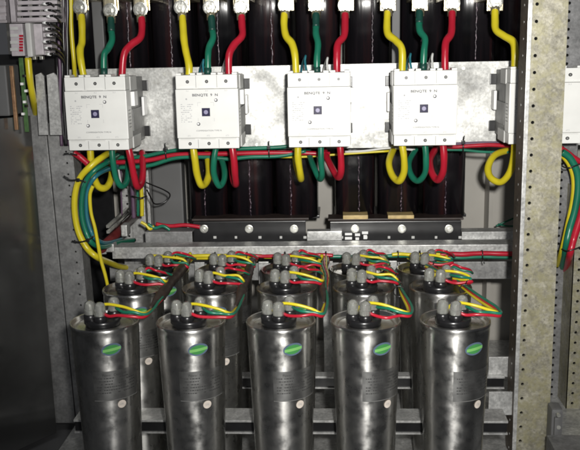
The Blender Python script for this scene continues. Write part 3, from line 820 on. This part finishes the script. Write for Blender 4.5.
# second washers behind and busbar tabs at the very top
for ci, colr, pp in TOP:
    p = P(pp[0][0], pp[0][1], 1.60)
for i, px in enumerate((81, 111, 142, 182, 211, 241, 286, 316, 346, 388, 420, 452, 495)):
    p = P(px, 2, 1.61)
    q = MB(); q.box(p.x-.0145, p.x+.0145, 1.608, 1.735, p.z+.004, p.z+.012, .001); q.box(p.x-.0145, p.x+.0145, 1.6075, 1.6105, p.z-.016, p.z+.0045, .001)
    tag(q.build('terminal_tab', M['lug']), 'metal terminal tab behind the %s lug from the left along the top edge' % ('first second third fourth fifth sixth seventh eighth ninth tenth eleventh twelfth thirteenth'.split()[i]), 'terminal', 'metal terminal tabs behind the lugs')
# small control wires at contactor tops
for i, (px, py, colr, lab) in enumerate(((203, 62, 'teal', 'left of the second contactor green cable'), (226, 60, 'white_w', 'left of the second contactor red cable'), (305, 58, 'teal', 'left of the middle contactor green cable'), (327, 60, 'white_w', 'left of the middle contactor red cable'),
        (410, 56, 'teal', 'left of the fourth contactor green cable'), (432, 56, 'white_w', 'left of the fourth contactor red cable'))):
    q = MB(); q.tube([P(px+2, py+16, 1.56), P(px, py+4, 1.57), P(px+.5, py-2, 1.58), P(px-3, py+8, 1.63), P(px-4, py+20, 1.64)], .0021, 8, 6)
    tag(q.build('control_wire', M[colr]), 'thin %s control wire %s' % ('blue green' if colr == 'teal' else 'white', lab), 'wire', 'thin control wires at the contactor tops')

# ------------------------------------------------------------------ loops below contactors
BOT = [
 (0, 'yellow', [(90, 146, 1.53), (91, 160, 1.53), (93, 174, 1.535), (98, 186, 1.545), (105, 188, 1.56), (110, 182, 1.58), (112, 170, 1.61), (112, 154, 1.65)]),
 (0, 'green', [(112, 148, 1.54), (113, 162, 1.54), (116, 178, 1.55), (121, 186, 1.56), (126, 183, 1.58), (128, 172, 1.61), (127, 152, 1.65)]),
 (0, 'red', [(128, 146, 1.53), (131, 160, 1.53), (134, 176, 1.54), (137, 186, 1.55), (141, 184, 1.57), (143, 172, 1.60), (142, 152, 1.65)]),
 (1, 'yellow', [(193, 146, 1.53), (195, 160, 1.53), (197, 174, 1.54), (201, 185, 1.55), (206, 183, 1.57), (209, 172, 1.60), (207, 152, 1.65)]),
 (1, 'green', [(216, 148, 1.54), (214, 160, 1.54), (214, 174, 1.55), (219, 186, 1.56), (224, 180, 1.58), (224, 168, 1.61), (219, 152, 1.65)]),
 (1, 'red', [(232, 146, 1.53), (234, 160, 1.53), (235, 174, 1.54), (236, 184, 1.56), (234, 182, 1.59), (232, 168, 1.62), (232, 152, 1.65)]),
 (2, 'yellow', [(298, 145, 1.53), (298, 158, 1.53), (300, 172, 1.54), (301, 179, 1.56), (299, 174, 1.59), (296, 162, 1.62), (295, 150, 1.65)]),
 (2, 'green', [(321, 145, 1.54), (321, 160, 1.54), (322, 174, 1.55), (320, 179, 1.57), (315, 170, 1.59), (311, 160, 1.62), (308, 150, 1.65)]),
 (2, 'red', [(340, 145, 1.53), (341, 158, 1.53), (341, 172, 1.54), (338, 177, 1.56), (332, 168, 1.59), (327, 158, 1.62), (324, 150, 1.65)]),
 (3, 'yellow', [(402, 144, 1.53), (404, 158, 1.53), (404, 172, 1.54), (399, 181, 1.555), (392, 175, 1.575), (389, 162, 1.60), (394, 148, 1.65)]),
 (3, 'green', [(425, 144, 1.54), (426, 158, 1.54), (425, 173, 1.55), (418, 181, 1.565), (411, 175, 1.585), (409, 162, 1.61), (416, 149, 1.65)]),
 (3, 'red', [(443, 144, 1.53), (444, 158, 1.53), (443, 172, 1.54), (438, 180, 1.56), (432, 173, 1.58), (430, 160, 1.61), (436, 148, 1.65)]),
 (4, 'yellow', [(515, 140, 1.53), (514, 156, 1.53), (510, 172, 1.54), (501, 182, 1.555), (491, 178, 1.57), (488, 168, 1.59), (494, 156, 1.615), (506, 151, 1.64), (520, 150, 1.66)]),
]
for ci, colr, pp in BOT:
    q = MB(); q.tube([P(*p) for p in pp], .0064 if colr != 'green' else .0056, 12, 7)
    tag(q.build('loop_cable', M[colr]), 'thick %s cable looping down under the %s contactor' % (colr, CN[ci]), 'cable', 'cable loops under the contactors')

# horizontal bundle under the plate
HB = [
 ('green', [(96, 165), (115, 158), (140, 157), (165, 152), (190, 149), (230, 149), (262, 148), (282, 147), (305, 144)], .0038, 1.635, 'upper green cable of the bundle under the mounting plate'),
 ('red', [(72, 152), (84, 160), (100, 163), (125, 162), (150, 160), (175, 155), (210, 154), (260, 153), (300, 153), (330, 154)], .0046, 1.63, 'thick red cable of the bundle running under the mounting plate'),
 ('green', [(92, 172), (110, 168), (135, 167), (152, 165), (176, 158), (205, 157), (228, 159), (250, 157), (280, 156), (306, 151)], .0040, 1.628, 'lower green cable of the bundle under the mounting plate'),
 ('yellow', [(205, 160), (225, 159), (240, 157), (270, 157), (300, 157), (330, 155), (390, 151)], .0022, 1.64, 'thin yellow wire along the bundle under the mounting plate'),
 ('white_w', [(345, 152), (365, 151), (390, 148), (415, 150)], .0024, 1.64, 'thin white wire under the plate between middle and fourth contactors'),
 ('red', [(436, 143), (452, 147), (470, 146), (490, 145), (512, 146)], .0040, 1.63, 'red cable under the plate beside the rightmost yellow loop'),
 ('green', [(440, 150), (462, 150), (485, 152), (515, 152)], .0026, 1.635, 'thin green cable under the plate beside the rightmost yellow loop'),
 ('purple', [(455, 144), (480, 143), (512, 143)], .0030, 1.64, 'dark purple cable under the plate at its right end'),
]
for colr, pp, r_, Y, lab in HB:
    q = MB(); q.tube([P(x, y, Y) for x, y in pp], r_, 10, 6); tag(q.build('bundle_cable', M[colr]), lab, 'cable', 'bundle under the mounting plate')
for i, (px, py, lab) in enumerate(((166, 154, 'left of the second contactor'), (269, 152, 'between second and middle contactors'), (463, 147, 'right of the fourth contactor'))):
    p = P(px, py, 1.625); q = MB()
    q.tube([p+V3(0, .006+.010*math.cos(a2*2*PI/12), .0125*math.sin(a2*2*PI/12)) for a2 in range(13)], .0014, 6, 1); q.box(p.x-.003, p.x+.003, p.y-.008, p.y-.002, p.z+.006, p.z+.013, .0008)
    q.tube([p+V3(0, -.005, .012), p+V3(.001, -.008, .022)], .0011, 5, 1)
    tag(q.build('cable_tie', M['black_pl']), 'black cable tie round the bundle %s' % lab, 'cable tie', 'ties on the plate bundle')

# left arc bundle
LB = [
 ('yellow', [(114, 150, 1.60), (104, 156, 1.53), (92, 165), (80, 178), (75, 195), (75, 215), (79, 233), (87, 248), (97, 257), (108, 262, 1.56), (122, 267, 1.63), (140, 267, 1.70)], .0058, 1.505, 'thick yellow outer cable of the arched bundle beside the left post'),
 ('green', [(118, 155, 1.61), (106, 163, 1.54), (95, 170), (86, 181), (82, 197), (82, 216), (86, 232), (92, 243), (103, 247, 1.55), (116, 243, 1.63), (134, 240, 1.72)], .0048, 1.515, 'green cable inside the yellow one in the left arched bundle'),
 ('teal', [(118, 166, 1.62), (104, 171, 1.55), (95, 177), (89, 187), (86.5, 200), (87, 217), (91, 231), (96, 239), (106, 243, 1.57), (122, 239, 1.68)], .0040, 1.525, 'blue green cable innermost in the left arched bundle'),
 ('purple', [(92, 170), (88, 185), (87, 205), (92, 225), (99, 243)], .0030, 1.54, 'dark purple wire behind the left arched bundle'),
 ('yellow', [(93, 186), (90, 195), (91, 212), (95, 228), (98, 244), (101, 260), (105, 274), (108, 287)], .0032, 1.50, 'thin yellow cable dropping from the left bundle to the middle row capacitor'),
 ('purple', [(132, 186), (133, 200), (134, 218)], .0042, 1.64, 'dark purple cable below the leftmost contactor red loop'),
 ('yellow', [(141, 186), (142, 200), (142, 216)], .0040, 1.66, 'yellow cable end below the leftmost contactor red loop'),
 ('green', [(137, 187), (138, 200), (138, 216)], .0026, 1.665, 'thin green cable beside the short yellow one left of centre'),
 ('red', [(74, 153), (80, 157), (88, 164)], .0058, 1.52, 'red cable end behind the leftmost contactor lower left corner'),
 ('purple', [(121, 165), (121, 185), (122, 215)], .0016, 1.70, 'thin dark wire hanging behind the leftmost green loop'),
 ('white_w', [(117, 160), (119, 172), (121, 184)], .0020, 1.64, 'thin white wire inside the leftmost green loop'),
 ('yellow', [(141, 222), (146, 225), (150, 229), (154, 226)], .0030, 1.64, 'short yellow wire resting on the left rail stub'),
 ('green', [(148, 224), (155, 228), (163, 226), (170, 230)], .0032, 1.64, 'short green wire resting on the left rail stub'),
 ('red', [(156, 224), (170, 226), (185, 225), (200, 227)], .0040, 1.67, 'dark red cable lying behind the left rail stub'),
]
for colr, pp, r_, Y, lab in LB:
    q = MB(); q.tube([P(t_[0], t_[1], t_[2] if len(t_) > 2 else Y) for t_ in pp], r_, 12, 7); tag(q.build('cable', M[colr]), lab, 'cable')
for i, (pp, lab) in enumerate((([(64, 176), (70, 180), (78, 180), (86, 182)], 'upper'), ([(72, 241), (80, 242), (88, 240), (94, 236)], 'lower'))):
    q = MB(); q.tube([P(x, y, 1.49) for x, y in pp], .0016, 6, 5); q.tube([P(pp[0][0], pp[0][1], 1.49), P(pp[0][0]+4, pp[0][1]+2, 1.51)], .001, 5, 1)
    p = P(pp[2][0], pp[2][1], 1.488); q.box(p.x-.003, p.x+.003, p.y-.003, p.y+.002, p.z-.003, p.z+.003, .0008)
    tag(q.build('cable_tie', M['black_pl']), '%s black cable tie round the left arched bundle' % lab, 'cable tie')
q = MB(); q.tube([P(64, 154, 1.49), P(70, 153.5, 1.49), P(77, 155, 1.50)], .0014, 6, 5); tag(q.build('cable_tie', M['black_pl']), 'black cable tie at the lower left corner of the leftmost contactor', 'cable tie')
# black thin wire loop right of first contactor
q = MB(); q.tube([P(145, 182, 1.62), P(152, 185, 1.63), (P(164, 190, 1.66)), P(170, 195, 1.68), P(165, 202, 1.68), P(155, 204, 1.67), P(151, 198, 1.65), P(147, 190, 1.62)], .0015, 6, 6)
tag(q.build('loose_wire', M['black_pl']), 'thin loose black wire loop before the dark grey cover plate', 'wire')
q = MB(); q.tube([P(132, 196, 1.60), P(140, 198, 1.59), P(147, 196, 1.6)], .0014, 6, 6)
tag(q.build('cable_tie', M['black_pl']), 'black cable tie round the short purple and yellow cables', 'cable tie')

# right cables behind the post
RBn = [
 ('red', [(556, 145), (566, 152), (574, 158), (590, 168)], .0056, 1.585, 'red cable arching left to right under the rightmost contactor'),
 ('yellow', [(556, 151), (564, 157), (571, 168), (574, 182), (573, 200), (568, 224), (562, 250), (556, 270, 1.66)], .0050, 1.56, 'yellow cable curving down right of the yellowish post'),
 ('green', [(562, 152), (570, 158), (577, 172), (578, 190), (575, 210), (570, 228), (566, 246), (563, 262, 1.60), (560, 282, 1.70)], .0062, 1.545, 'green cable curving down right of the yellowish post'),
 ('red', [(592, 165), (588, 180), (584, 200), (580, 218), (574, 238), (570, 254), (566, 270, 1.62), (562, 286, 1.70)], .0062, 1.535, 'red cable dropping at the right picture edge'),
]
for colr, pp, r_, Y, lab in RBn:
    q = MB(); q.tube([P(t_[0], t_[1], t_[2] if len(t_) > 2 else Y) for t_ in pp], r_, 12, 7); tag(q.build('cable', M[colr]), lab, 'cable')
for py, lab in ((164, 'upper'), (247, 'lower')):
    q = MB(); q.tube([P(562, py+2, 1.54), P(568, py+4, 1.52), P(580, py, 1.52)], .0013, 6, 5)
    tag(q.build('cable_tie', M['black_pl']), '%s black cable tie round the cables right of the yellowish post' % lab, 'cable tie')
q = MB(); q.tube([P(496, 226, 1.85), P(505, 222, 1.85), P(514, 218, 1.84), P(522, 214, 1.83)], .0022, 8, 5); q.tube([P(498, 224, 1.85), P(507, 226, 1.84), P(520, 226, 1.83)], .0018, 8, 5)
tag(q.build('wire', M['green']), 'thin green wire before the back panel left of the yellowish post', 'wire')
rj = random.Random(21)
for k in range(9):
    y0_ = 4+k*6.3; sx = 45+(k % 3)*2
    q = MB(); q.tube([P(sx, y0_, 1.462), P(sx+5, y0_+rj.uniform(-1, 1), 1.455), P(sx+10, y0_+2+rj.uniform(-1, 3), 1.475), P(60+k*.5, y0_+9, 1.515), P(60+k*.6, y0_+24, 1.525)], .0019, 7, 5)
    w0 = tag(q.build('wire', M['black_pl']), '%s black wire from the top plugged into the upper left terminals' % ('first second third fourth fifth sixth seventh eighth ninth'.split()[k]), 'wire', 'wires plugged into the upper left terminals')
    w0['_w'] = (0, 0, 0)
    q = MB(); q.tube([P(sx-2, y0_, 1.462), P(sx+1.6, y0_, 1.46)], .0026, 8, 1); q.build('ferrule', M['white_tab'], w0)
# black vertical wire bundle, upper left
rj = random.Random(11)
BW = thing('wire_loom', 'dark vertical loom of thin wires left of the leftmost contactor', 'wire loom', P(62, 150, 1.52))
for k in range(9):
    px = 56+k*1.3; col = ('black_pl', 'black_pl', 'purple', 'black_pl', 'black_pl', 'black_pl', 'black_pl', 'purple', 'black_pl')[k]
    q = MB(); q.tube([P(px+1+rj.uniform(-1, 1)*.6+(0, 0, 0, 0, 1, 2, 2, 3, 6)[j]*.45, -6+j*19, 1.535-(k % 3)*.004) for j in range(9)], .0030, 7, 5)
    q.build('wire', M[col], BW)
q = MB(); q.tube([P(71, -4, 1.60), P(71, 20, 1.60), P(72, 40, 1.60), P(74, 62, 1.60), P(75, 80, 1.61)], .0042, 10, 6)
tag(q.build('cable', M['yellow']), 'yellow cable running straight down left of the first lug', 'cable')

# ------------------------------------------------------------------ upper left devices
def qbox(q, px0, py0, px1, py1, Y, d, bev=.001):
    A_, B_ = P(px0, py0, Y), P(px1, py1, Y); x0_, x1_ = sorted((A_.x, B_.x)); z0_, z1_ = sorted((A_.z, B_.z))
    q.box(x0_, x1_, Y, Y+d, z0_, z1_, bev)
tb = thing('terminal_block', 'grey lilac terminal block with a red marking near the top left corner', 'terminal block', P(30, 56, 1.46))
q = MB(); qbox(q, 9, 24, 25, 56, 1.46, .05, .002); qbox(q, 33, 24, 44, 55, 1.465, .045, .002)
for k in range(5): qbox(q, 42, 27+k*6, 50+(k % 2)*2, 31+k*6, 1.47, .03, .001)
q.build('body', M['lilac_pl'], tb)
q = MB(); qbox(q, 24.5, 23, 33, 57, 1.452, .05, .003); q.build('cover_bar', M['ltgrey_pl'], tb)
q = MB()
for k in range(6): qbox(q, 19, 35+k*2.9, 23, 37+k*2.9, 1.4588, .002, 0)
q.build('red_marking', M['red'], tb)
q = MB()
for k in range(5):
    p = P(46+rj.uniform(-1, 3), 29+k*6, 1.468); q.disc(p.x, p.y, p.z, .0024, .003, 10)
for k in range(3):
    p = P(28+k*7, 58, 1.475); q.box(p.x-.003, p.x+.003, 1.47, 1.48, p.z-.003, p.z+.003, .001)
q.build('screw', M['bolt'], tb)
q = MB(); 
for k in range(4): qbox(q, 10, 27+k*7, 18, 30+k*7, 1.4585, .002, .0005)
q.build('lever', M['ltgrey_pl'], tb)
ts = thing('terminal_strip', 'upper terminal strip with rows of small openings in the top left corner', 'terminal strip', P(30, 22, 1.47))
q = MB(); qbox(q, 8, -14, 57, 22, 1.48, .05, .001)
for k in range(6):
    qbox(q, 17, -10+k*5.6, 57, -7.2+k*5.6, 1.468, .014, .0008)
qbox(q, 8, -14, 16, 22, 1.466, .015, .001)
q.build('body', M['lilac_pl'], ts)
for r_ in range(5):
    q = MB()
    for k in range(4):
        p = P(20+k*11+rj.uniform(-1, 1), -5.4+r_*5.6, 1.474); q.box(p.x+.003, p.x+.013, 1.4745, 1.481, p.z-.0022, p.z+.0022, .0003)
    q.build('opening_row', M['black_pl'], ts)
    q = MB()
    for k in range(4):
        p = P(20+k*11, -5.4+r_*5.6, 1.474); q.disc(p.x, 1.4725, p.z, .0026, .006, 10)
    q.build('screw_row', M['bolt'], ts)
q = MB(); qbox(q, -6, -8, 7, 23, 1.49, .04, .002); 
for k in range(4): qbox(q, -5, -5+k*7, 6, -1+k*7, 1.484, .008, .001)
tag(q.build('relay_module', M['lilac_pl']), 'pale relay module cut by the top left corner of the picture', 'relay')
q = MB(); qbox(q, -20, 66, 10, 116, 1.46, .06, .003); tag(q.build('fuse_box', M['grey_panel']), 'dark grey box at the left edge beside the copper bar', 'box')
q = MB(); qbox(q, 9, 66, 18, 130, 1.465, .006, .001); tag(q.build('copper_bar', M['copper']), 'upright copper bar beside the dark grey box at left', 'bar')
cb = thing('circuit_board', 'narrow green circuit board standing left of the yellow strip', 'circuit board', P(24, 118, 1.48))
q = MB(); qbox(q, 18.5, 58, 29, 132, 1.48, .003, .0005); q.build('board', M['pcb'], cb)
for k, (px, py) in enumerate(((24, 76), (26, 91), (24.5, 102), (26, 106), (22, 84), (23, 114))):
    p = P(px, py, 1.476); q = MB(); q.box(p.x-.0024, p.x+.0024, 1.474, 1.48, p.z-.0022, p.z+.0022, .0005); q.build('component', M['white_tab'] if k % 3 else M['black_pl'], cb)
q = MB(); q.tube([P(28, 58, 1.465), P(30, 80, 1.465), P(33, 98, 1.48), P(35.5, 112, 1.53), P(37, 126, 1.58)], .0058, 12, 6); tag(q.build('cable', M['yellow']), 'pale yellow cable running down beside the green circuit board', 'cable')
for (u, v, lab) in ((35, 44.5, 'left'), (46.5, 58, 'right')):
    q = MB(); A_, B_ = P(u, 73, 1.49), P(v, 135, 1.49)
    t = bmesh.new(); y0_, y1_ = 1.49, 1.495
    B_.x = P(v, 73, 1.49).x; w_ = B_.x-A_.x
    pr = [(A_.x-.002, B_.z), (B_.x-.002+w_*0, B_.z), (B_.x-.002, A_.z-.006), (B_.x-w_*.4, A_.z), (A_.x, A_.z-.004)]
    f1 = [q.bm.verts.new((x, y0_, z)) for x, z in pr]; f2 = [q.bm.verts.new((x, y1_, z)) for x, z in pr]
    fs = [q.bm.faces.new(f1), q.bm.faces.new(f2[::-1])]+[q.bm.faces.new((f1[k], f1[(k+1) % 5], f2[(k+1) % 5], f2[k])) for k in range(5)]
    tag(q.build('duct_cover', M['galv']), '%s pale metal duct cover strip left of the wire loom' % lab, 'duct')
q = MB(); qbox(q, -20, 55, 64, 140, 1.60, .01, .001); tag(q.build('backing_plate', M['black_pl']), 'black backing plate behind the upper left devices', 'plate')

# ------------------------------------------------------------------ camera, light, world
cd = bpy.data.cameras.new('camera'); cam = bpy.data.objects.new('camera', cd); C.objects.link(cam)
cd.sensor_width = 36; cd.lens = 36*f/580; cd.clip_start = .05; cd.clip_end = 50
mw = Matrix.Identity(4)
for i in range(3):
    mw[i][0] = R[i]; mw[i][1] = U[i]; mw[i][2] = -F[i]
mw[2][3] = ZC; cam.matrix_world = mw; S.camera = cam
def aim(o, loc, tgt):
    o.location = loc; o.rotation_euler = (Vector(tgt)-Vector(loc)).to_track_quat('-Z', 'Y').to_euler()
ld = bpy.data.lights.new('flash', 'SPOT'); ld.energy = 120; ld.spot_size = D(66); ld.spot_blend = 1; ld.shadow_soft_size = .022; ld.color = (1, .98, .94)
lo = bpy.data.objects.new('flash', ld); C.objects.link(lo); aim(lo, (.07, -.02, ZC+.07), (.08, 1.6, .62))
ad = bpy.data.lights.new('fill_lamp', 'AREA'); ad.energy = 15; ad.shape = 'RECTANGLE'; ad.size = 1.2; ad.size_y = .15; ad.color = (.95, .97, 1)  # added fill light from an unseen source, brightens the can fronts
ao = bpy.data.objects.new('fill_lamp', ad); C.objects.link(ao); aim(ao, (.15, -.9, 2.3), (0, .3, .1))
W = bpy.data.worlds.new('World'); S.world = W; W.use_nodes = True
bg = W.node_tree.nodes['Background']; bg.inputs[0].default_value = (.55, .56, .60, 1); bg.inputs[1].default_value = .085
S.view_settings.view_transform = 'Standard'; S.view_settings.look = 'None'; S.view_settings.exposure = 0; S.view_settings.gamma = 1
S.render.engine = 'CYCLES'; S.cycles.filter_width = 2.0
for o in list(bpy.data.objects):
    if '_w' in o: del o['_w']
